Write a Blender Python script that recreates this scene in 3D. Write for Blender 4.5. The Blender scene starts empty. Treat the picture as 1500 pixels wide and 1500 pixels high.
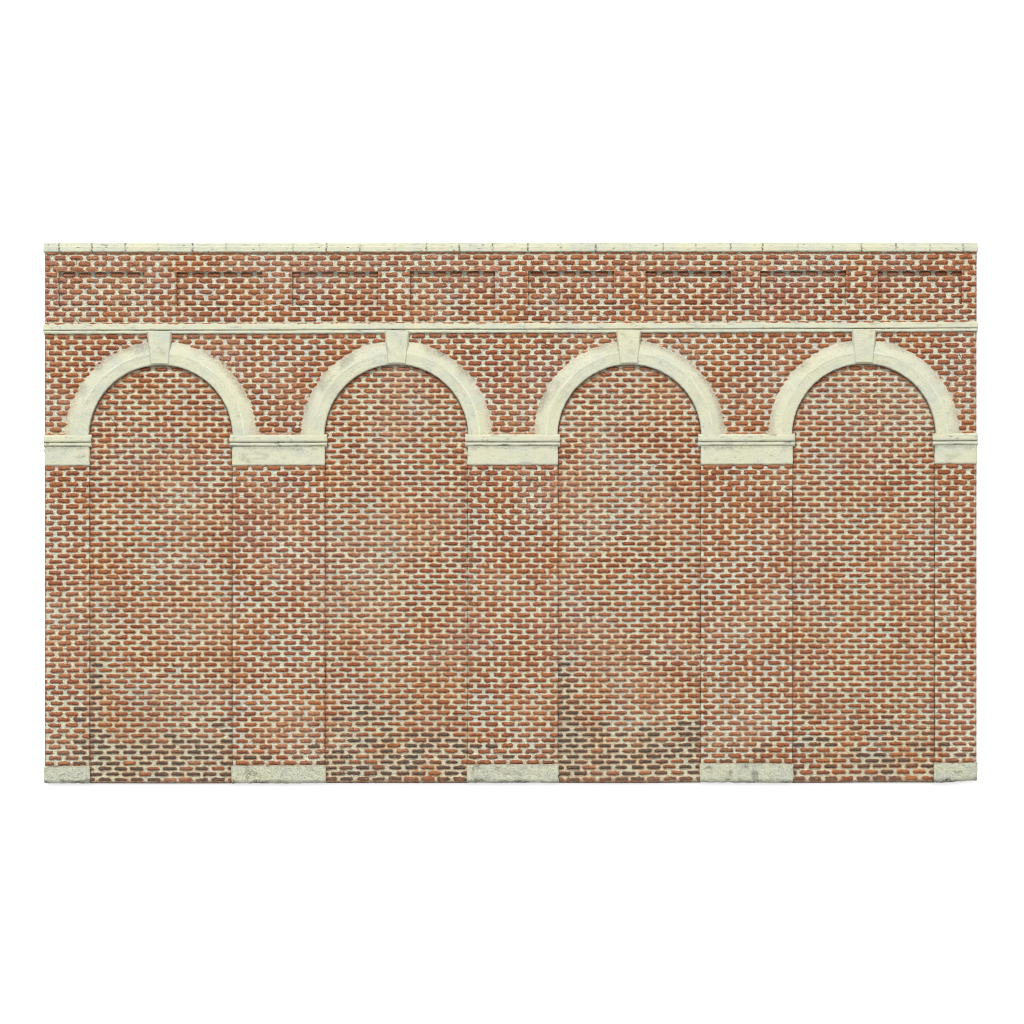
import bpy, math
import numpy as np

# ------------------------------------------------------------------ units
# All layout is in "photo units" (1 unit = 0.125 mm); the wall is about 171 mm wide.
S = 1.25e-4
CX, CY = 748.0, 751.5
T = 6.0                      # casting thickness below the infill plane
scene = bpy.context.scene
col = scene.collection

# ------------------------------------------------------------------ noise
def _hash(ix, iy, seed):
    h = (ix.astype(np.int64) * 374761393 + iy.astype(np.int64) * 668265263 + seed * 974634781) & 0xffffffff
    h = ((h ^ (h >> 13)) * 1274126177) & 0xffffffff
    h = ((h ^ (h >> 16)) * 2246822519) & 0xffffffff
    h = h ^ (h >> 15)
    return (h & 0xffffff) / float(0xffffff)

def rnd(ix, iy, seed):                     # 0..1 per lattice cell
    return _hash(np.asarray(ix), np.asarray(iy), seed)

def vn(x, y, seed):                        # value noise, -1..1
    xi = np.floor(x); yi = np.floor(y)
    fx = x - xi; fy = y - yi
    fx = fx * fx * fx * (fx * (fx * 6 - 15) + 10)
    fy = fy * fy * fy * (fy * (fy * 6 - 15) + 10)
    a = _hash(xi, yi, seed); b = _hash(xi + 1, yi, seed)
    c = _hash(xi, yi + 1, seed); d = _hash(xi + 1, yi + 1, seed)
    return ((a + (b - a) * fx) * (1 - fy) + (c + (d - c) * fx) * fy) * 2 - 1

def fbm(x, y, seed, n=3):
    s = 0; a = 1; t = 0
    for i in range(n):
        s = s + a * vn(x * 2 ** i + 17.3 * i, y * 2 ** i + 9.1 * i, seed + i * 7)
        t += a; a *= .5
    return s / t

def sst(a, b, x):
    t = np.clip((x - a) / (b - a), 0, 1)
    return t * t * (3 - 2 * t)

# ------------------------------------------------------------------ photo-like slight warp of the casting
WK = [340, 355, 371, 475, 490, 540, 640, 680, 1126, 1140, 1149]
WV = [-.6, -.6, -1.2, -3.8, -4.0, -3.0, -2.6, -3.0, -5.2, -3.6, -0.6]
def warp(x, y):
    t = (x - 64) / 1367.0
    yy = y + t * np.interp(y, WK, WV)
    yy = yy + .45 * vn(x / 130., y / 300., 5)
    # bottom right corner of the casting is a little short
    yy = yy - 3.2 * sst(1372, 1434, x) * sst(1126, 1147, y)
    return x, yy

# ------------------------------------------------------------------ mesh from grids
def patch(name, X, Y, Z, attrs, mat, parent, keep=None, zb=-3.2, smooth=True):
    """grid (rows x cols) of photo-unit points, with walls dropped from every border down to zb"""
    ny, nx = X.shape
    idx = np.arange(ny * nx).reshape(ny, nx)
    q = np.stack([idx[:-1, :-1], idx[1:, :-1], idx[1:, 1:], idx[:-1, 1:]], -1).reshape(-1, 4)
    if keep is not None:
        q = q[keep.reshape(-1)]
    # orient so that normals face the viewer (+Z): y grows downwards in photo units
    a = np.concatenate([q[:, [0, 1]], q[:, [1, 2]], q[:, [2, 3]], q[:, [3, 0]]])
    key = np.minimum(a[:, 0], a[:, 1]).astype(np.int64) * (ny * nx) + np.maximum(a[:, 0], a[:, 1])
    u, inv, cnt = np.unique(key, return_inverse=True, return_counts=True)
    border = a[cnt[inv] == 1]
    used = np.unique(q)
    remap = -np.ones(ny * nx, dtype=np.int64); remap[used] = np.arange(len(used))
    px, py, pz = X.reshape(-1)[used], Y.reshape(-1)[used], Z.reshape(-1)[used]
    q = remap[q]; border = remap[border]
    bv = np.unique(border)
    bmap = -np.ones(len(used), dtype=np.int64); bmap[bv] = len(used) + len(bv) * 0 + np.arange(len(bv))
    # duplicate the rim so that the dropped walls keep a crisp edge
    rim = bmap[border]
    low = rim + len(bv)
    walls = np.stack([rim[:, 1], rim[:, 0], low[:, 0], low[:, 1]], -1)
    px = np.concatenate([px, px[bv], px[bv]]); py = np.concatenate([py, py[bv], py[bv]])
    pz = np.concatenate([pz, pz[bv], np.full(len(bv), zb)])
    faces = np.concatenate([q, walls])
    wx, wy = warp(px, py)
    co = np.stack([(wx - CX) * S, (CY - wy) * S, (pz + T) * S], -1)
    me = bpy.data.meshes.new(name)
    n = len(co); nf = len(faces)
    me.vertices.add(n); me.vertices.foreach_set('co', co.astype(np.float32).ravel())
    me.loops.add(nf * 4); me.loops.foreach_set('vertex_index', faces.astype(np.int32).ravel())
    me.polygons.add(nf)
    me.polygons.foreach_set('loop_start', np.arange(0, nf * 4, 4, dtype=np.int32))
    me.polygons.foreach_set('use_smooth', np.ones(nf, dtype=bool))
    for k, v in attrs.items():
        v = np.broadcast_to(v, (ny, nx)).reshape(-1)[used]
        v = np.concatenate([v, v[bv], v[bv]])
        at = me.attributes.new(k, 'FLOAT', 'POINT')
        at.data.foreach_set('value', v.astype(np.float32))
    me.update(calc_edges=True); me.validate()
    o = bpy.data.objects.new(name, me); col.objects.link(o)
    o.parent = parent
    me.materials.append(mat)
    return o

def lines(a, b, step, extra=()):
    n = max(2, int(round((b - a) / step)) + 1)
    v = np.linspace(a, b, n)
    for e in extra:
        if a < e < b:
            i = int(np.argmin(abs(v[1:-1] - e))) + 1
            v[i] = e
    return v

# ------------------------------------------------------------------ brickwork
GRID_MAIN = dict(y0=541.4, py=8.02, px=23.65, ex=211.8, ox=200.0)
GRID_TOP = dict(y0=377.6, py=8.23, px=23.66, ex=89.0, ox=101.0)

def soot_prob(cx, cy, kind):
    if kind == 'infill':
        p = .72 * sst(1035, 1118, cy)
        p = p + .55 * np.exp(-((cx - 560) / 60.) ** 2 - ((cy - 1047) / 14.) ** 2)
        p = p + .85 * sst(930, 985, cy) * (np.abs(cx - 138) < 12)
        p = p + .85 * sst(945, 990, cy) * (np.abs(cx - 826) < 13)
        p = p + .5 * np.exp(-((cx - 830) / 40.) ** 2 - ((cy - 1062) / 30.) ** 2)
        p = p + .6 * sst(1040, 1070, cy) * (np.abs(cx - 332) < 14)
        p = p + .6 * sst(1055, 1075, cy) * (np.abs(cx - 1015) < 14)
        p = p + .4 * np.exp(-((cx - 1210) / 40.) ** 2 - ((cy - 1065) / 14.) ** 2)
        bay = np.interp(cx, [130, 340, 475, 685, 817, 1027, 1161, 1370], [.85, .85, 1.15, 1.1, 1.05, .9, .8, .7])
        return 1.15 * p * bay * (1 + .65 * fbm(cx / 48., cy / 26., 51, 2)) + .012
    if kind == 'pier':
        return .42 * sst(1075, 1108, cy) + .35 * sst(985, 1010, cy) * (np.abs(cx - 122) < 9) + .008
    return np.zeros_like(cx) + .006

def bricks(x, y, g, kind, hx, hy, r, H):
    wx = x + .6 * vn(x / 11., y / 4.3, 11) + .35 * vn(x / 3.1, y / 3.1, 12) + 1.6 * vn(x / 260., y / 90., 13)
    wy = y + .24 * vn(x / 8., y / 30., 14) + .34 * vn(x / 2.9, y / 4.1, 15) + .6 * vn(x / 190., y / 400., 16)
    row = np.round((wy - g['y0']) / g['py'])
    par = np.mod(row, 2)
    off = np.where(par == 0, g['ex'], g['ox'])
    off = off + (rnd(row, row * 0, 31) - .5) * 1.0
    k = np.round((wx - off) / g['px'])
    r1, r2, r3, r4, r5 = (rnd(k, row, s) for s in (41, 42, 43, 44, 45))
    cx = off + k * g['px'] + (r1 - .5) * 1.2
    cy = g['y0'] + row * g['py'] + (r2 - .5) * .45
    hhx = hx + (r3 - .5) * 1.2
    hhy = hy + (r4 - .5) * .42 - (.42 * sst(715, 800, y) if kind == 'pier' else 0)
    u = wx - cx; v = wy - cy + (r5 - .5) * .022 * u
    # ends are slightly pinched, as on a worn mould
    pinch = 1 - .16 * np.clip(np.abs(u) / hhx, 0, 1.2) ** 4 * (.3 + 1.2 * rnd(k, row, 46))
    qx = np.maximum(np.abs(u) - hhx + r, 0); qy = np.maximum(np.abs(v) - hhy * pinch + r, 0)
    d = np.hypot(qx, qy) + np.minimum(np.maximum(np.abs(u) - hhx + r, np.abs(v) - hhy * pinch + r), 0) - r
    d = d + .38 * vn(x / 2.0, y / 1.7, 17) + .22 * vn(x / 1.1, y / 1.1, 18)
    # paint bridging to the neighbours here and there
    d = d - (.75 if kind == 'infill' else 1.2) * sst(.38, .75, fbm(x / 6.5, y / 6., 24, 2) + .25 * fbm(x / 90., y / 70., 25, 2)) * (np.abs(u) < hhx + 1)
    d = d + .34 * fbm(x / 4.2, y / 3.0, 26, 2)
    # a few broken faces
    worn = sst(.55, .85, fbm(x / 7., y / 5., 19, 2)) * (rnd(k, row, 47) > .72)
    d = d + 1.5 * worn
    h = H * sst(.95, -2.6, d) * (.82 + .36 * rnd(k, row, 48))
    z = h + .55 * fbm(x / 3.8, y / 2.6, 20, 2) + .45 * vn(x / 1.3, y / 1.15, 22)
    # chipped flecks in the casting
    z = z - 1.0 * sst(.52, .8, fbm(x / 2.4, y / 1.9, 27, 2))
    p = soot_prob(cx, cy, kind)
    amt = sst(-.12, .30, p - rnd(k, row, 49))
    soot = amt * sst(-.2, -1.6, d)
    stain = .55 * sst(.05, .6, fbm(x / 70., y / 45., 55, 3)) * sst(700, 1000, y)
    stain = stain + .65 * np.exp(-((x - 565) / 75.) ** 2 - ((y - 1035) / 40.) ** 2) + .55 * np.exp(-((x - 850) / 45.) ** 2 - ((y - 1055) / 55.) ** 2)
    stain = stain + .5 * np.exp(-((x - 190) / 70.) ** 2 - ((y - 1060) / 60.) ** 2) + .35 * np.exp(-((x - 1230) / 90.) ** 2 - ((y - 1040) / 45.) ** 2)
    stain = stain + (.35 if kind == 'infill' else .15) * sst(1060, 1140, y)
    return z, -d, rnd(k, row, 50), soot, np.clip(stain * .45, 0, 1)

HAIRS = [[(161, 611), (168, 620), (171, 628), (168, 636)], [(301, 597), (310, 599), (318, 606)], [(1403, 918), (1408, 929), (1412, 940), (1418, 956)],
         [(80, 692), (83, 697)], [(112, 379), (112, 388)], [(107, 464), (115, 473)], [(811, 441), (815, 447)], [(993, 496), (997, 502)],
         [(1405, 522), (1411, 532)], [(505, 497), (512, 501)], [(873, 1087), (868, 1080)], [(1124, 536), (1130, 541)], [(720, 940), (724, 947), (722, 953)],
         [(418, 952), (424, 957)], [(596, 1010), (600, 1014)], [(1346, 990), (1343, 998)], [(688, 1003), (686, 1012)]]
def brick_patch(name, xs, ys, g, kind, parent, mat, base, hx, hy, r, H, keep_fn=None, groove=None, zb=-3.2, edge=None):
    X, Y = np.meshgrid(xs, ys)
    z, cover, rn, soot, stain = bricks(X, Y, g, kind, hx, hy, r, H)
    grime_shade = np.zeros_like(X)
    smear = np.zeros_like(X)
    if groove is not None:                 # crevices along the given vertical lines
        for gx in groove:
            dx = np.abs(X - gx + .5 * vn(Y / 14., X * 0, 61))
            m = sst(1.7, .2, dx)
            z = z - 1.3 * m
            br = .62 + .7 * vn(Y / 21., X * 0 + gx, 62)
            grime_shade = np.maximum(grime_shade, .85 * sst(1.4, .4, dx) * np.clip(br + .1, 0, 1))
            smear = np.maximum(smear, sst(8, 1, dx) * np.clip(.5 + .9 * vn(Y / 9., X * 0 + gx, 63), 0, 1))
    if edge is not None:
        z, cover, grime_shade, smear = edge(X, Y, z, cover, grime_shade, smear)
    for pl in HAIRS:                       # stray hairs caught in the paint
        for (ax, ay), (bx, by) in zip(pl[:-1], pl[1:]):
            t = np.clip(((X - ax) * (bx - ax) + (Y - ay) * (by - ay)) / ((bx - ax) ** 2 + (by - ay) ** 2), 0, 1)
            dd = np.hypot(X - ax - t * (bx - ax), Y - ay - t * (by - ay))
            m = sst(1.1, .2, dd); grime_shade = np.maximum(grime_shade, m); z = z + .8 * m
    keep = None
    if keep_fn is not None:
        xc = (X[:-1, :-1] + X[1:, 1:]) / 2; yc = (Y[:-1, :-1] + Y[1:, 1:]) / 2
        keep = keep_fn(xc, yc)
    return patch(name, X, Y, base + z, dict(cover=cover, tone=rn, soot=soot, grime_shade=grime_shade, smear=smear, stain=stain), mat, parent, keep, zb)

# ------------------------------------------------------------------ node helpers
class N:
    def __init__(s, name):
        s.m = bpy.data.materials.new(name); s.m.use_nodes = True
        s.t = s.m.node_tree; s.t.nodes.clear()
        s.out = s.t.nodes.new('ShaderNodeOutputMaterial')
        s.b = s.t.nodes.new('ShaderNodeBsdfPrincipled')
        s.t.links.new(s.b.outputs[0], s.out.inputs[0])
        tc = s.t.nodes.new('ShaderNodeTexCoord')
        mp = s.t.nodes.new('ShaderNodeVectorMath'); mp.operation = 'SCALE'; mp.inputs['Scale'].default_value = 1 / S
        s.t.links.new(tc.outputs['Object'], mp.inputs[0]); s.p = mp.outputs[0]
    def put(s, sock, v):
        if hasattr(v, 'is_output') or isinstance(v, bpy.types.NodeSocket): s.t.links.new(v, sock)
        else: sock.default_value = v
    def attr(s, n):
        a = s.t.nodes.new('ShaderNodeAttribute'); a.attribute_name = n; return a.outputs['Fac']
    def noise(s, size, detail=2, rough=.55, off=0, stretch=None):
        v = s.p
        if off or stretch:
            mp = s.t.nodes.new('ShaderNodeMapping'); s.t.links.new(v, mp.inputs[0])
            mp.inputs['Location'].default_value = (off, off * .7, off * .3)
            if stretch: mp.inputs['Scale'].default_value = stretch
            v = mp.outputs[0]
        n = s.t.nodes.new('ShaderNodeTexNoise'); s.t.links.new(v, n.inputs['Vector'])
        n.inputs['Scale'].default_value = 1 / size; n.inputs['Detail'].default_value = detail; n.inputs['Roughness'].default_value = rough
        return n.outputs['Fac']
    def math(s, op, a, b=0.0, c=None, clamp=False):
        n = s.t.nodes.new('ShaderNodeMath'); n.operation = op; n.use_clamp = clamp
        s.put(n.inputs[0], a); s.put(n.inputs[1], b)
        if c is not None: s.put(n.inputs[2], c)
        return n.outputs[0]
    def rng(s, v, a, b, lo=0., hi=1.):
        n = s.t.nodes.new('ShaderNodeMapRange'); n.interpolation_type = 'SMOOTHSTEP'
        s.put(n.inputs[0], v)
        for i, q in enumerate((a, b, lo, hi)): n.inputs[i + 1].default_value = q
        return n.outputs[0]
    def mix(s, f, a, b, mode='MIX'):
        n = s.t.nodes.new('ShaderNodeMix'); n.data_type = 'RGBA'; n.blend_type = mode
        s.put(n.inputs[0], f)
        for i, q in ((6, a), (7, b)):
            s.put(n.inputs[i], q if not isinstance(q, tuple) else (*q, 1.0))
        return n.outputs[2]
    def ramp(s, f, stops):
        n = s.t.nodes.new('ShaderNodeValToRGB'); s.t.links.new(f, n.inputs[0])
        e = n.color_ramp.elements
        while len(e) < len(stops): e.new(.5)
        for i, (p, c) in enumerate(stops): e[i].position = p; e[i].color = (*c, 1)
        return n.outputs[0]
    def bump(s, h, dist, strength=1.0):
        n = s.t.nodes.new('ShaderNodeBump'); n.inputs['Distance'].default_value = dist * S; n.inputs['Strength'].default_value = strength
        s.t.links.new(h, n.inputs['Height']); s.t.links.new(n.outputs[0], s.b.inputs['Normal'])
    def done(s, colour, rough=.75, spec=.25):
        s.put(s.b.inputs['Base Color'], colour)
        s.b.inputs['Roughness'].default_value = rough; s.b.inputs['Specular IOR Level'].default_value = spec
        return s.m

K = 1.0
def brick_material(name, mortar_a, mortar_b, warm):
    n = N(name)
    cover = n.attr('cover'); tone = n.attr('tone'); soot = n.attr('soot'); grime_shade = n.attr('grime_shade'); smear = n.attr('smear')
    fine = n.noise(1.5, 2, .6)
    mid = n.noise(5, 3, .6, 31)
    c = n.math('MULTIPLY_ADD', n.math('SUBTRACT', fine, .5), 2.6, cover)
    c = n.math('MULTIPLY_ADD', n.math('SUBTRACT', mid, .5), 1.2, c)
    mask = n.rng(c, -.15, .75)
    # mortar: cream paint, patchy grey wash
    wash = n.rng(n.noise(38, 4, .6, 77), .40, .66)
    mort = n.mix(wash, mortar_a, mortar_b)
    mort = n.mix(n.rng(n.noise(2.2, 2, .6, 5), .54, .76, 0, .6), mort, (.17, .17, .14))
    # rusty brick paint that strayed on to the mortar
    stray = n.math('MULTIPLY', n.rng(c, -1.9, -.1), n.rng(n.noise(60, 3, .6, 140), .38, .66, .15, .85))
    mort = n.mix(stray, mort, (.30, .155, .062))
    # brick paint
    br = n.ramp(tone, [(0, (.134, .0395, .0185)), (.35, (.155, .0480, .0205)), (.7, (.171, .0570, .0235)), (1, (.200, .0730, .0300))])
    zone = n.rng(n.noise(85, 3, .55, 210), .42, .66, 0, warm)
    br = n.mix(zone, br, (.225, .090, .034))
    stain = n.attr('stain')
    br = n.mix(n.rng(n.noise(4.2, 3, .65, 60), .47, .68, 0, .7), br, (.070, .021, .013))
    br = n.mix(n.rng(n.noise(1.9, 2, .6, 91), .56, .74, 0, .6), br, (.27, .115, .055))
    br = n.mix(n.rng(n.noise(120, 2, .5, 330), .5, .7, 0, .28), br, (.175, .085, .075))
    br = n.mix(n.math('MULTIPLY', n.rng(n.noise(95, 3, .55, 810), .46, .66, 0, .42), n.rng(n.noise(2.4, 3, .7, 830), .38, .62)), br, (.26, .185, .135))
    sfac = n.math('MULTIPLY', soot, n.rng(n.noise(3.4, 3, .6, 8), .30, .55, .45, 1.0))
    br = n.mix(sfac, br, (.040, .039, .031))
    br = n.mix(n.math('MULTIPLY', stain, .25), br, (.15, .070, .032))
    mort = n.mix(n.math('MULTIPLY', stain, n.rng(n.noise(9, 4, .7, 610), .3, .65, .25, .75)), mort, (.225, .175, .098))
    colr = n.mix(mask, mort, br)
    colr = n.mix(n.math('MULTIPLY', smear, n.rng(n.noise(6, 3, .6, 44), .38, .6, .1, .8)), colr, (.20, .080, .036))
    colr = n.mix(n.math('MULTIPLY', grime_shade, .85), colr, (.030, .017, .013))  # crevice grime, hairs and the painted shadow on panel lips
    # gritty paint: fine light and dark mottling
    grit = n.rng(n.noise(1.45, 2, .7, 720), .30, .70, .70, 1.28)
    g3 = n.t.nodes.new('ShaderNodeVectorMath'); g3.operation = 'SCALE'
    n.t.links.new(colr, g3.inputs[0]); n.t.links.new(grit, g3.inputs['Scale']); colr = g3.outputs[0]
    # odd flecks
    colr = n.mix(n.rng(n.noise(2.6, 1, .5, 400), .765, .82), colr, (.05, .03, .025))
    colr = n.mix(n.rng(n.noise(3.1, 1, .5, 500), .765, .82, 0, .9), colr, (.42, .40, .32))
    n.bump(n.math('ADD', n.noise(1.3, 2, .6, 3), n.noise(3, 2, .6, 12)), .8, 1.0)
    return n.done(colr, .8, .12)

def stone_material(name, base, gritty):
    n = N(name)
    dirt = n.attr('dirt'); rim = n.attr('rim'); worn_highlight = n.attr('worn_highlight')
    cl = n.mix(n.rng(n.noise(26, 4, .6, 20), .40, .68, 0, .55), base, tuple(v * w for v, w in zip(base, (.80, .86, .98))))
    cl = n.mix(n.rng(n.noise(70, 3, .6, 120), .42, .66, 0, .5), cl, tuple(v * w for v, w in zip(base, (1.07, 1.04, .90))))
    cl = n.mix(n.rng(n.noise(1.8, 2, .6, 9), .53, .76, 0, .65 + gritty * .3), cl, tuple(v * .62 for v in base))
    cl = n.mix(n.rng(n.noise(2.4, 1, .6, 15), .62, .80, 0, .35 + gritty * .4), cl, tuple(min(.42, v * 1.2) for v in base))
    if gritty:
        cl = n.mix(n.rng(n.noise(2.2, 4, .8, 300, (1, 1.3, 1)), .50, .62, 0, .8), cl, (.125, .13, .105))
        cl = n.mix(n.rng(n.noise(17, 4, .8, 350), .56, .68, 0, .35), cl, (.14, .145, .115))
    cl = n.mix(n.math('MULTIPLY', worn_highlight, n.rng(n.noise(2.5, 2, .6, 280), .35, .55, .3, 1)), cl, (.37, .37, .30))  # painted edge highlight, broken up like worn paint
    # faint brick-red overspray along outer rims
    cl = n.mix(n.math('MULTIPLY', rim, n.rng(n.noise(2.6, 3, .7, 170), .40, .64, 0, .75)), cl, (.25, .165, .125))
    d = n.math('MULTIPLY', dirt, n.rng(n.noise(2.2, 3, .65, 230), .34, .54, .05, 1.0))
    cl = n.mix(d, cl, (.060, .056, .046))
    cl = n.mix(n.rng(n.noise(3.2, 1, .5, 410), .80, .86, 0, .8), cl, (.06, .05, .045))
    n.bump(n.math('ADD', n.noise(1.4, 2, .6, 3), n.noise(4, 3, .6, 12)), .5 + gritty * .6, .7)
    return n.done(cl, .75, .15)

M_UP = brick_material('painted_brick_upper', (.328, .332, .256), (.292, .306, .264), .45)
M_IN = brick_material('painted_brick_infill', (.322, .320, .236), (.285, .295, .246), .45)
M_ST = stone_material('cream_painted_stone', (.312, .314, .240), 0)
M_PL = stone_material('gritty_plinth_stone', (.305, .308, .235), 1)

n = N('casting_back'); M_BACK = n.done(n.mix(n.rng(n.noise(14, 4, .6), .35, .65), (.13, .05, .03), (.08, .05, .045)), .8, .2)
n = N('white_paper'); M_TAB = n.done(n.mix(n.rng(n.noise(400, 2, .5), .3, .7), (.95, .95, .95), (.96, .96, .96)), .9, .1)

# ------------------------------------------------------------------ the thing
root = bpy.data.objects.new('retaining_wall', None); col.objects.link(root)
root.empty_display_size = .03
root['label'] = 'model red brick retaining wall with four blind stone arches and pale coping, lying on white'
root['category'] = 'wall'; root['kind'] = 'thing'

L, R, TOP, BOT = 65.0, 1431.0, 356.0, 1148.0
PIERS = [(65, 130.5), (340.5, 475.5), (685.5, 817), (1027, 1161), (1370, 1431)]
BAYS = [(130.5, 340.5), (475.5, 685.5), (817, 1027), (1161, 1370)]
KEYS = [234.0, 581.5, 921.0, 1265.5]
SP_Y = 640.5
STEP_X, STEP_Y = 1.0, .8

# backing slab
import bmesh
def slab(name, x0, x1, y0, y1, z0, z1, mat, parent, bev):
    bm = bmesh.new(); bmesh.ops.create_cube(bm, size=1)
    for v in bm.verts:
        x = x0 if v.co.x < 0 else x1; y = y0 if v.co.y > 0 else y1; z = z0 if v.co.z < 0 else z1
        xx, yy = warp(np.array([x]), np.array([y]))
        v.co = ((xx[0] - CX) * S, (CY - yy[0]) * S, (z + T) * S)
    bmesh.ops.bevel(bm, geom=bm.edges[:], offset=bev * S, segments=2, affect='EDGES')
    me = bpy.data.meshes.new(name); bm.to_mesh(me); bm.free()
    o = bpy.data.objects.new(name, me); col.objects.link(o); o.parent = parent; me.materials.append(mat)
    return o
slab('backing', L + .8, R - .8, TOP + 1.0, BOT - 1.5, -T, -3.0, M_BACK, root, .8)

# outer ends of the brick faces: rounded arrises with bare brown paint
def end_edge(X, Y, z, cover, grime_shade, smear):
    dl = np.minimum(X - L, R - X)
    m = sst(2.6, .2, dl)
    z = z * (1 - .6 * m) - 1.2 * m
    smear = np.maximum(smear, sst(4.5, .5, dl) * .9)
    grime_shade = np.maximum(grime_shade, .5 * sst(1.6, 0, dl))
    return z, cover, grime_shade, smear

# ---- parapet with eight sunk panels
PANELS = [(85.6, 211.6), (258.4, 384.4), (428, 554), (600.3, 725.6), (773.6, 899.6), (945.7, 1070.5), (1113.5, 1239.5), (1285.6, 1409)]
PT, PB = 398.2, 449.2
ex = [v for p in PANELS for v in p]
xs = lines(L, R, STEP_X, ex); ys = lines(367.5, 476.6, STEP_Y, (PT, PB))
def keep_par(xc, yc):
    k = np.ones_like(xc, dtype=bool)
    for a, b in PANELS: k &= ~((xc > a) & (xc < b) & (yc > PT) & (yc < PB))
    return k
def par_edge(X, Y, z, cover, grime_shade, smear):
    z, cover, grime_shade, smear = end_edge(X, Y, z, cover, grime_shade, smear)
    for a, b in PANELS:
        inx = (X > a - 4) & (X < b + 4); iny = (Y > PT - 2) & (Y < PB + 2)
        for e in (a, b):
            dx = np.abs(X - e)
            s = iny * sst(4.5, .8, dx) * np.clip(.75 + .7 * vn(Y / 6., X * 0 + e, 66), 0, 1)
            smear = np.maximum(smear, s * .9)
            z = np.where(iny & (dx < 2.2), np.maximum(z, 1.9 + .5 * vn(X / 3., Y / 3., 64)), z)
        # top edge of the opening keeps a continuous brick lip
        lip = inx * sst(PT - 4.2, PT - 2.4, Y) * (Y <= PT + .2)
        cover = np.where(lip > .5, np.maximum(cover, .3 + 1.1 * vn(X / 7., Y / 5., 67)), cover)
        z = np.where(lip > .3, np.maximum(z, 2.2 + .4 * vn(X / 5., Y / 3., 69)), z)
        grime_shade = np.maximum(grime_shade, .75 * inx * sst(PT - 1.8, PT - .3, Y) * (Y < PT + .3) * np.clip(.6 + .8 * vn(X / 9., X * 0, 70), 0, 1))  # panel's top shadow deepened in the colour along the lip
        # pale, slightly raised line below
        z = np.where(inx & (np.abs(Y - PB - .6) < 1.0), z + .6, z)
        cover = np.where(inx & (np.abs(Y - PB - .3) < .9), -1.2, cover)
    # first course tucks under the coping
    smear = np.maximum(smear, .8 * sst(374.5, 371.5, Y))
    return z, cover, grime_shade, smear
PAR = dict(hx=9.35, hy=3.45, r=2.2, H=3.0)
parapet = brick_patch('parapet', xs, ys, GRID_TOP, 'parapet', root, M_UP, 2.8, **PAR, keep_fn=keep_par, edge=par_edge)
for a, b in PANELS:
    def pan_edge(X, Y, z, cover, grime_shade, smear, a=a, b=b):
        dx = np.minimum(X - a, b - X)
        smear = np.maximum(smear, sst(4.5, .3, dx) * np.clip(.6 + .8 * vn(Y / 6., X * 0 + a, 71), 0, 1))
        grime_shade = np.maximum(grime_shade, .6 * sst(1.7, .3, dx) * np.clip(.5 + vn(Y / 9., X * 0 + b, 72), 0, 1))
        return z, cover, grime_shade, smear
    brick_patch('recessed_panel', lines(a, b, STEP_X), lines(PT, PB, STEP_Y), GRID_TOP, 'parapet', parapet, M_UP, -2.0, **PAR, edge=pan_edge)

# ---- spandrels: brickwork round the arches, split at the keystones
SPA = dict(hx=9.5, hy=3.35, r=2.5, H=3.0)
R_IN, R_OUT = 105.2, 139.0
cuts = [L] + KEYS + [R]
def arch_c(i):
    return (BAYS[i][0] + BAYS[i][1]) / 2, SP_Y
for i in range(5):
    xs = lines(cuts[i], cuts[i + 1], STEP_X); ys = lines(487.6, 640, STEP_Y)
    def keep_sp(xc, yc, i=i):
        k = np.ones_like(xc, dtype=bool)
        for j in range(4):
            cx, cy = arch_c(j)
            k &= ~((np.hypot(xc - cx, yc - cy) < R_IN + 14) & (yc < cy + .1))
            k &= ~((np.abs(xc - cx) < R_IN + 14) & (yc >= cy))
        return k
    def sp_edge(X, Y, z, cover, grime_shade, smear):
        z, cover, grime_shade, smear = end_edge(X, Y, z, cover, grime_shade, smear)
        for j in range(4):
            cx, cy = arch_c(j)
            dd = np.hypot(X - cx, np.minimum(Y - cy, 0)) - R_OUT
            near = sst(7, 1, dd)
            smear = np.maximum(smear, near * np.clip(.2 + .9 * vn(X / 5., Y / 5., 81), 0, .8))
            cover = cover - 2.2 * sst(2.6, .4, dd + .8 * vn(X / 4., Y / 4., 82))
            z = z * (1 - .6 * sst(4, 0, dd))
        smear = np.maximum(smear, sst(630, 636, Y) * .95)
        cover = np.where(Y > 634, cover - 1.0, cover)
        return z, cover, grime_shade, smear
    brick_patch('spandrel', xs, ys, GRID_MAIN, 'spandrel', root, M_UP, 2.2, **SPA, keep_fn=keep_sp, edge=sp_edge)

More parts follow.
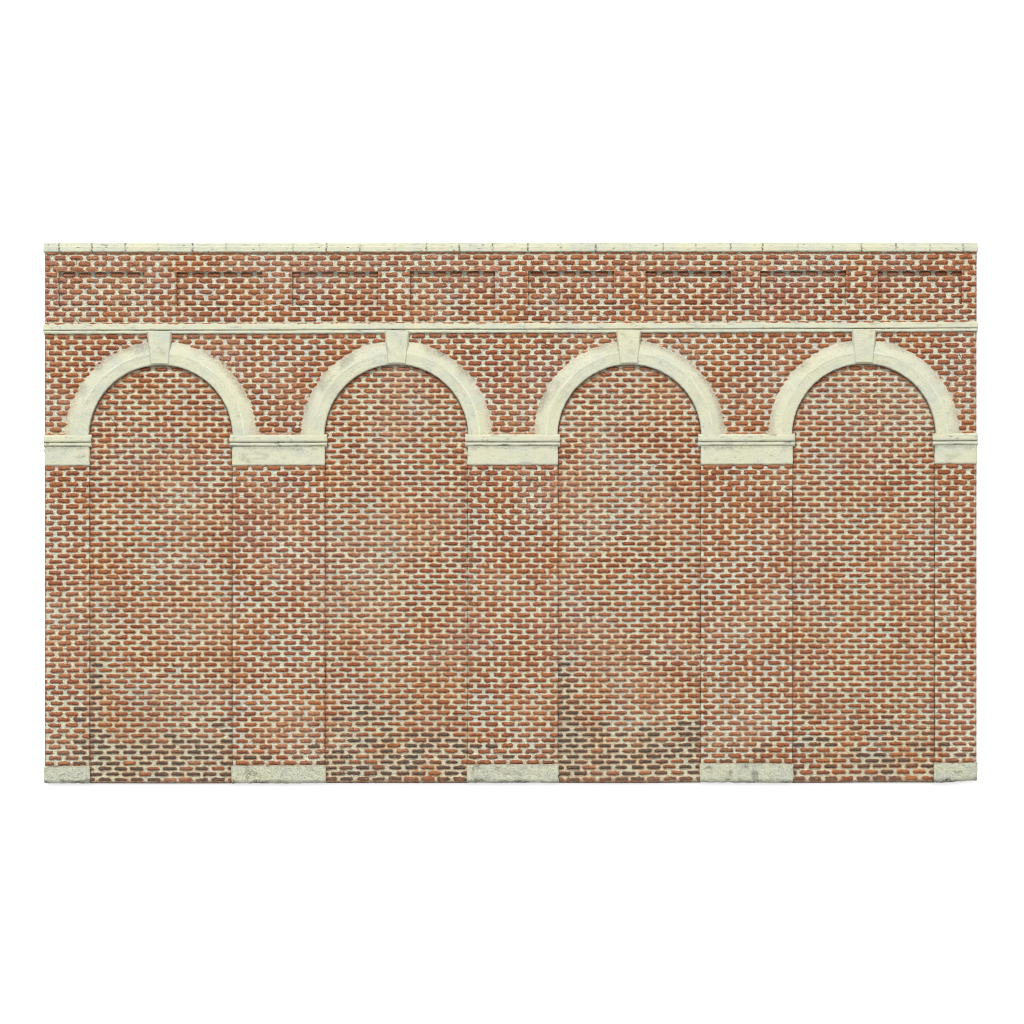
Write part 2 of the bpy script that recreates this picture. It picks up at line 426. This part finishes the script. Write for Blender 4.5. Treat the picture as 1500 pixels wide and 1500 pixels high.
# ---- blind arch infills (the semicircular head runs up behind the ring)
INF = dict(hx=9.8, hy=2.84, r=2.7, H=3.2)
for (a, b) in BAYS:
    xs = lines(a, b, STEP_X); ys = lines(524, BOT, STEP_Y)
    cx = (a + b) / 2
    def keep_in(xc, yc, cx=cx):
        return (np.hypot(xc - cx, np.minimum(yc - SP_Y, 0)) < R_IN + 9)
    def in_edge(X, Y, z, cover, grime_shade, smear, cx=cx):
        # rounded bottom arris, browner and darker
        m = sst(BOT - 3.6, BOT - .4, Y)
        z = z * (1 - .7 * m) - 2.0 * m
        smear = np.maximum(smear, .9 * sst(BOT - 6, BOT - 3, Y + 1.6 * vn(X / 9., Y / 9., 85)))
        grime_shade = np.maximum(grime_shade, .8 * m)
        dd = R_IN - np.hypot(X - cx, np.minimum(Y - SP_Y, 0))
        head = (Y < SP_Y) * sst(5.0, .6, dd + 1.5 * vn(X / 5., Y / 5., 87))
        smear = np.maximum(smear, .7 * head); grime_shade = np.maximum(grime_shade, .55 * head * sst(3.2, .5, dd))  # redder and darker along the ring's inner edge
        return z, cover, grime_shade, smear
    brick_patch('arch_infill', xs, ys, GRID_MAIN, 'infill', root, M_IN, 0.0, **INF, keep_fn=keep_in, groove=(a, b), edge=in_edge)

# ---- stone helpers
def stone_noise(X, Y, amp):
    return amp * (.55 * fbm(X / 9., Y / 9., 101, 3) + .22 * vn(X / 1.6, Y / 1.6, 103))
def prof(y, pts):
    return np.interp(y, [p[0] for p in pts], [p[1] for p in pts])

def stone_strip(name, x0, x1, y0, y1, fz, mat, parent, ends=(1.5, 1.5), edgewob=.5, dirt_fn=None, step=(1.0, .5), zb=-1.0, rim_fn=None):
    X, Y = np.meshgrid(lines(x0, x1, step[0]), lines(y0, y1, step[1]))
    Z = fz(X, Y) + stone_noise(X, Y, .55)
    e = np.minimum(sst(-.2, ends[0], X - x0), sst(-.2, ends[1], x1 - X)) if ends else 1
    Z = Z - 1.6 * (1 - e)
    dirt = dirt_fn(X, Y) if dirt_fn else np.zeros_like(X)
    rim = rim_fn(X, Y) if rim_fn else np.zeros_like(X)
    # uneven long edges and ends
    wt = sst(y0 + 4, y0, Y); wb = sst(y1 - 4, y1, Y)
    Yd = Y + edgewob * (wt * fbm(X / 6., X * 0 + y0, 111, 3) + wb * fbm(X / 6., X * 0 + y1, 112, 3))
    wl = sst(x0 + 4, x0, X); wr = sst(x1 - 4, x1, X)
    Xd = X + edgewob * (wl * fbm(Y / 5., Y * 0 + x0, 113, 2) + wr * fbm(Y / 5., Y * 0 + x1, 114, 2))
    return patch(name, Xd, Yd, Z, dict(dirt=dirt, rim=rim), mat, parent, None, zb)

# ---- coping with scored joints
JOINTS = [86.8, 134.8, 184, 232, 283, 331.6, 381, 429, 478.4, 527, 578, 624.8, 672.8, 722, 773.6, 821.6, 872.7, 923.6, 971.6, 1019.6, 1070.7, 1117, 1169, 1219.6, 1262, 1312.7, 1362.4, 1411]
JS = [.9, 1, .9, .35, 1, .4, .2, .3, .7, .55, .45, .7, 1, .6, .8, .3, 1, .15, .7, .6, .55, 1, .25, .4, .8, .75, .5, .5]
def cop_z(X, Y):
    z = prof(Y, [(355.6, 4.6), (356.6, 6.3), (361.0, 7.0), (361.8, 7.7), (368.2, 7.7), (369.3, 6.9), (370, 5.6)])
    for j, s in zip(JOINTS, JS):
        w = .7 * vn(Y / 2.2, Y * 0 + j, 121)
        z = z - (1.2 * s + .3) * sst(1.5, .2, np.abs(X - j - w))
    z = z - 1.4 * sst(.60, .8, fbm(X / 6., Y / 3., 122, 2))
    return z
def cop_d(X, Y):
    d = .38 * sst(.28, .75, fbm(X / 12., Y / 1.9, 123, 3)) + .45 * sst(368.4, 369.8, Y) * np.clip(.4 + vn(X / 8., X * 0, 124), 0, 1)
    for j, s in zip(JOINTS, JS):
        w = .9 * vn(Y / 2.2, Y * 0 + j, 121)
        d = np.maximum(d, 1.5 * s * sst(1.7, .4, np.abs(X - j - w)) * np.clip(.55 + .9 * vn(Y / 2.5, X * 0 + j, 125), 0, 1))
        d = np.maximum(d, .55 * s * sst(5, 1, np.hypot(X - j, (Y - 363 - 3 * s))) * np.clip(vn(X / 2., Y / 2., 126) + .2, 0, 1))
    return np.clip(d, 0, 1)
stone_strip('coping', 63.6, 1432.2, 355.6, 370, cop_z, M_ST, root, dirt_fn=cop_d, step=(.8, .45), edgewob=.45)

# ---- string course: flat band over a thin roll
def str_z(X, Y):
    return prof(Y, [(474.2, 3.6), (475.2, 5.4), (476.6, 7.0), (482.6, 7.4), (483.7, 6.9), (484.4, 5.4), (485.1, 5.4), (486, 6.2), (487.6, 6.5), (489, 6.0), (490, 4.4)])
def str_d(X, Y):
    d = .75 * sst(1.1, .3, np.abs(Y - 484.7)) * np.clip(.45 + .7 * vn(X / 17., X * 0, 131), 0, 1)
    d = d + .6 * sst(488.6, 489.8, Y) * np.clip(.5 + .7 * vn(X / 13., X * 0, 132), 0, 1)
    d = d + .45 * sst(.22, .75, fbm(X / 16., Y / 3., 133, 3))
    d = d + .4 * sst(.35, .8, fbm(X / 4., Y / 2.5, 134, 2)) * sst(-.2, .4, vn(X / 60., X * 0, 135))
    return np.clip(d, 0, 1)
def str_r(X, Y): return .8 * sst(477.5, 474.5, Y)
stone_strip('string_course', 63.4, 1432.4, 474.2, 490, str_z, M_ST, root, dirt_fn=str_d, rim_fn=str_r, step=(1.0, .4), edgewob=.5)

# ---- piers with impost moulding, impost block and plinth
PIE = dict(hx=9.45, hy=3.4, r=2.3, H=3.0)
for i, (a, b) in enumerate(PIERS):
    def pi_edge(X, Y, z, cover, grime_shade, smear, a=a, b=b):
        z, cover, grime_shade, smear = end_edge(X, Y, z, cover, grime_shade, smear)
        for e in (a, b):
            if L + 2 < e < R - 2:
                dx = np.abs(X - e)
                z = z * (1 - .5 * sst(2.2, .2, dx)) - .5 * sst(1.6, .1, dx)
                smear = np.maximum(smear, sst(6, .8, dx) * np.clip(.35 + .9 * vn(Y / 8., X * 0 + e, 91), 0, 1))
                grime_shade = np.maximum(grime_shade, .5 * sst(1.2, .1, dx) * np.clip(.3 + .8 * vn(Y / 19., X * 0 + e, 92), 0, 1))
        smear = np.maximum(smear, np.maximum(sst(687, 683.5, Y), .9 * sst(1117.5, 1121, Y)))
        return z, cover, grime_shade, smear
    pier = brick_patch('pier', lines(a, b, STEP_X), lines(680.6, 1125, STEP_Y), GRID_MAIN, 'pier', root, M_UP, 2.3, **PIE, edge=pi_edge)
    xa = a - 4.0 if i > 0 else 64.2
    xb = b + 3.6 if i < 4 else 1432.2
    def im_z(X, Y):
        return prof(Y, [(637.0, 4.4), (638.0, 7.2), (640, 8.6), (645.5, 8.8), (647.4, 8.2), (648.3, 5.8), (649.4, 5.8), (650.2, 7.1), (651.8, 7.5), (653.4, 7.0), (654.6, 5.2), (655.5, 4.6)])
    def im_d(X, Y, i=i):
        d = .7 * sst(1.2, .3, np.abs(Y - 648.8)) * np.clip(.5 + .6 * vn(X / 15., X * 0, 141), 0, 1)
        d = d + .75 * sst(2.6, .4, np.abs(Y - 653.6)) * np.clip(.15 + 1.1 * vn(X / 18., X * 0 + i, 142), 0, 1)
        d = d + .65 * sst(.25, .75, fbm(X / 7., Y / 3., 143 + i, 3))
        return np.clip(d, 0, 1)
    def im_r(X, Y): return .7 * sst(639.5, 637, Y)
    stone_strip('impost_moulding', xa, xb, 637, 655.5, im_z, M_ST, pier, ends=(2.8, 2.8), dirt_fn=im_d, rim_fn=im_r, step=(1.0, .45), edgewob=.6)
    def ib_z(X, Y): return prof(Y, [(654, 5.2), (656, 5.4), (680.5, 5.5), (682.3, 4.6), (682.8, 3.6)])
    def ib_d(X, Y, i=i):
        return .34 * sst(.2, .8, fbm(X / 24., Y / 10., 150 + i, 3)) + .4 * sst(661, 655, Y + 2 * vn(X / 9., X * 0, 158)) + .35 * sst(.45, .8, fbm(X / 3., Y / 3., 157 + i, 2))
    def ib_r(X, Y): return .6 * sst(680, 682.6, Y)
    stone_strip('impost_block', a - (.6 if i > 0 else 0), b + (.6 if i < 4 else .2), 654.3, 682.8, ib_z, M_ST, pier, dirt_fn=ib_d, rim_fn=ib_r, step=(1.0, .7), edgewob=.7)
    def pl_z(X, Y): return prof(Y, [(1122.4, 4.2), (1123.6, 5.8), (1126, 6.4), (1143, 6.4), (1146, 5.0), (1147.6, 2.6)]) + .5 * fbm(X / 2.4, Y / 2.4, 161, 2)
    def pl_d(X, Y, i=i):
        d = .95 * sst(1142.5, 1147, Y + 2.5 * vn(X / 11., X * 0 + i, 162)) * np.clip(.75 + .7 * vn(X / 16., X * 0 + 3 * i, 163), 0, 1)
        d = d + .75 * sst(.12, .7, fbm(X / 13., Y / 8., 164 + i, 3)) + .3 * sst(1127, 1123, Y + 1.5 * vn(X / 5., X * 0, 168))
        return np.clip(d, 0, 1)
    def pl_r(X, Y): return .8 * sst(1125, 1122.6, Y)
    stone_strip('plinth', a - (1.8 if i > 0 else .6), b + (1.2 if i < 4 else .8), 1122.4, 1147.6, pl_z, M_PL, pier, ends=(2.0, 2.0), dirt_fn=pl_d, rim_fn=pl_r, step=(.9, .7), edgewob=.8, zb=-1.2)

# ---- arch rings with keystones
for i, (a, b) in enumerate(BAYS):
    cx, cy = arch_c(i)
    rr = lines(R_IN - .2, R_OUT + 1.5, .8); th = np.linspace(0, math.pi, 430)
    TH, RR = np.meshgrid(th, rr)
    s = (RR - R_IN) / (R_OUT - R_IN)
    Xn = cx + RR * np.cos(TH); Yn = cy - RR * np.sin(TH)
    z = prof(RR, [(R_IN - .2, 5.6), (R_IN + .6, 7.2), (R_IN + 1.8, 7.7), (R_IN + 14.6, 8.1), (R_IN + 16.2, 8.5), (R_IN + 17.6, 8.2), (R_IN + 24, 6.6), (R_OUT - 2.5, 4.4), (R_OUT + 1.5, 2.9)])
    z = z + stone_noise(Xn, Yn, .75) + .25 * fbm(TH * 9, RR / 3., 171 + i, 2)
    edge = sst(R_OUT - 7, R_OUT + 1.5, RR)
    Rd = RR + edge * (.6 * fbm(TH * 22, TH * 0 + i, 172, 3) - .2) + .25 * vn(TH * 30, TH * 0 + i, 173) * sst(R_IN + 4, R_IN, RR)
    Xd = cx + Rd * np.cos(TH); Yd = cy - 1.0 * Rd * np.sin(TH)
    # stilted slightly so that the feet meet the imposts
    dirt = .35 * sst(.4, .8, fbm(Xn / 2.8, Yn / 2.8, 179 + i, 2)) + .42 * sst(.10, .9, fbm(Xn / 30., Yn / 30., 174 + i, 2)) * (.4 + .8 * sst(R_IN + 16, R_IN + 28, RR))
    dirt = dirt + .30 * sst(R_OUT - 10, R_OUT - 1, RR) * sst(-.1, .5, vn(TH * 4., TH * 0 + i, 177))
    dirt = dirt * (1 - .8 * sst(4, 1, np.abs(RR - R_IN - 17))) + .35 * sst(R_IN + 1.6, R_IN, RR)
    worn_highlight = .9 * sst(1.7, .4, np.abs(RR - R_IN - 16.6)) * np.clip(.35 + 1.0 * vn(TH * 5, TH * 0 + i, 178), 0, 1)  # edge highlight along the ridge, put into the colour as worn paint
    rim = sst(R_OUT - 9, R_OUT + .5, RR + 3 * vn(TH * 14, RR / 9., 175)) * .8 + .35 * sst(R_IN + 20, R_OUT, RR) * sst(.0, .7, fbm(TH * 3, RR / 60., 176 + i, 2))
    # the ring's normals must face the viewer: reverse the angular order
    arch = patch('arch_ring', Xd[:, ::-1], Yd[:, ::-1], z[:, ::-1], dict(dirt=np.clip(dirt, 0, 1)[:, ::-1], rim=np.clip(rim, 0, 1)[:, ::-1], worn_highlight=worn_highlight[:, ::-1]), M_ST, root, None, -1.0)
    # keystone: tapered block
    kx = KEYS[i]
    U, V = np.meshgrid(np.linspace(-1, 1, 48), np.linspace(0, 1, 74))
    half = 18.4 + (14.0 - 18.4) * V
    Yk = 487.0 + V * (cy - R_IN - 487.0 - .2)
    Xk = kx + U * half + .35 * vn(Yk / 5., U * 3, 181 + i)
    Yk = Yk + V * (U * half) ** 2 / (2 * R_IN) * 1.0       # lower face follows the arc
    eu = np.minimum((1 - np.abs(U)) * half, (1 - V) * 47)
    zk = 6.4 + 3.4 * sst(-.2, 2.6, eu) + stone_noise(Xk, Yk, .7)
    d = .5 * sst(1.8, .2, (1 - np.abs(U)) * half) * np.clip(.4 + vn(Yk / 6., U, 182 + i), 0, 1) + .3 * sst(.2, .8, fbm(Xk / 12., Yk / 12., 183 + i, 3))
    rm = .7 * sst(5, .5, (1 - np.abs(U)) * half) * sst(.35, .1, V)
    patch('keystone', Xk, Yk, zk, dict(dirt=np.clip(d, 0, 1), rim=rm), M_ST, arch, None, -1.0)

# ------------------------------------------------------------------ white sheet it lies on
bm = bmesh.new()
bmesh.ops.create_grid(bm, x_segments=2, y_segments=2, size=3.0)
me = bpy.data.meshes.new('backdrop'); bm.to_mesh(me); bm.free()
bd = bpy.data.objects.new('backdrop', me); col.objects.link(bd); me.materials.append(M_TAB)
bd['kind'] = 'structure'

# ------------------------------------------------------------------ light: white tent + one soft lamp above the wall's head
w = bpy.data.worlds.new('World'); scene.world = w; w.use_nodes = True
bg = w.node_tree.nodes['Background']; bg.inputs[0].default_value = (1, 1, 1, 1); bg.inputs[1].default_value = 1.30

ld = bpy.data.lights.new('softbox', 'AREA'); ld.shape = 'RECTANGLE'; ld.size = .45; ld.size_y = .16
lo = bpy.data.objects.new('softbox', ld); col.objects.link(lo)
from mathutils import Vector
pos = Vector((-.14, .92, .86)); lo.location = pos
lo.rotation_euler = (Vector((0, 0, 0)) - pos).to_track_quat('-Z', 'Y').to_euler()
ld.energy = 27; ld.color = (1.0, .985, .95)

# ------------------------------------------------------------------ camera
cd = bpy.data.cameras.new('camera'); cam = bpy.data.objects.new('camera', cd); col.objects.link(cam)
cd.sensor_width = 36; cd.sensor_height = 36; cd.lens = 110
wid = 1500 * S
dist = wid * cd.lens / 36
cam.location = ((750 - CX) * S, (CY - 750) * S, dist + (T + 5) * S)
cam.rotation_euler = (0, 0, 0)
cd.clip_start = .01; cd.clip_end = 50
scene.camera = cam
scene.cycles.filter_width = .9

vs = scene.view_settings
vs.view_transform = 'Standard'; vs.look = 'None'; vs.exposure = 0; vs.gamma = 1; vs.use_curve_mapping = False
scene.render.film_transparent = False
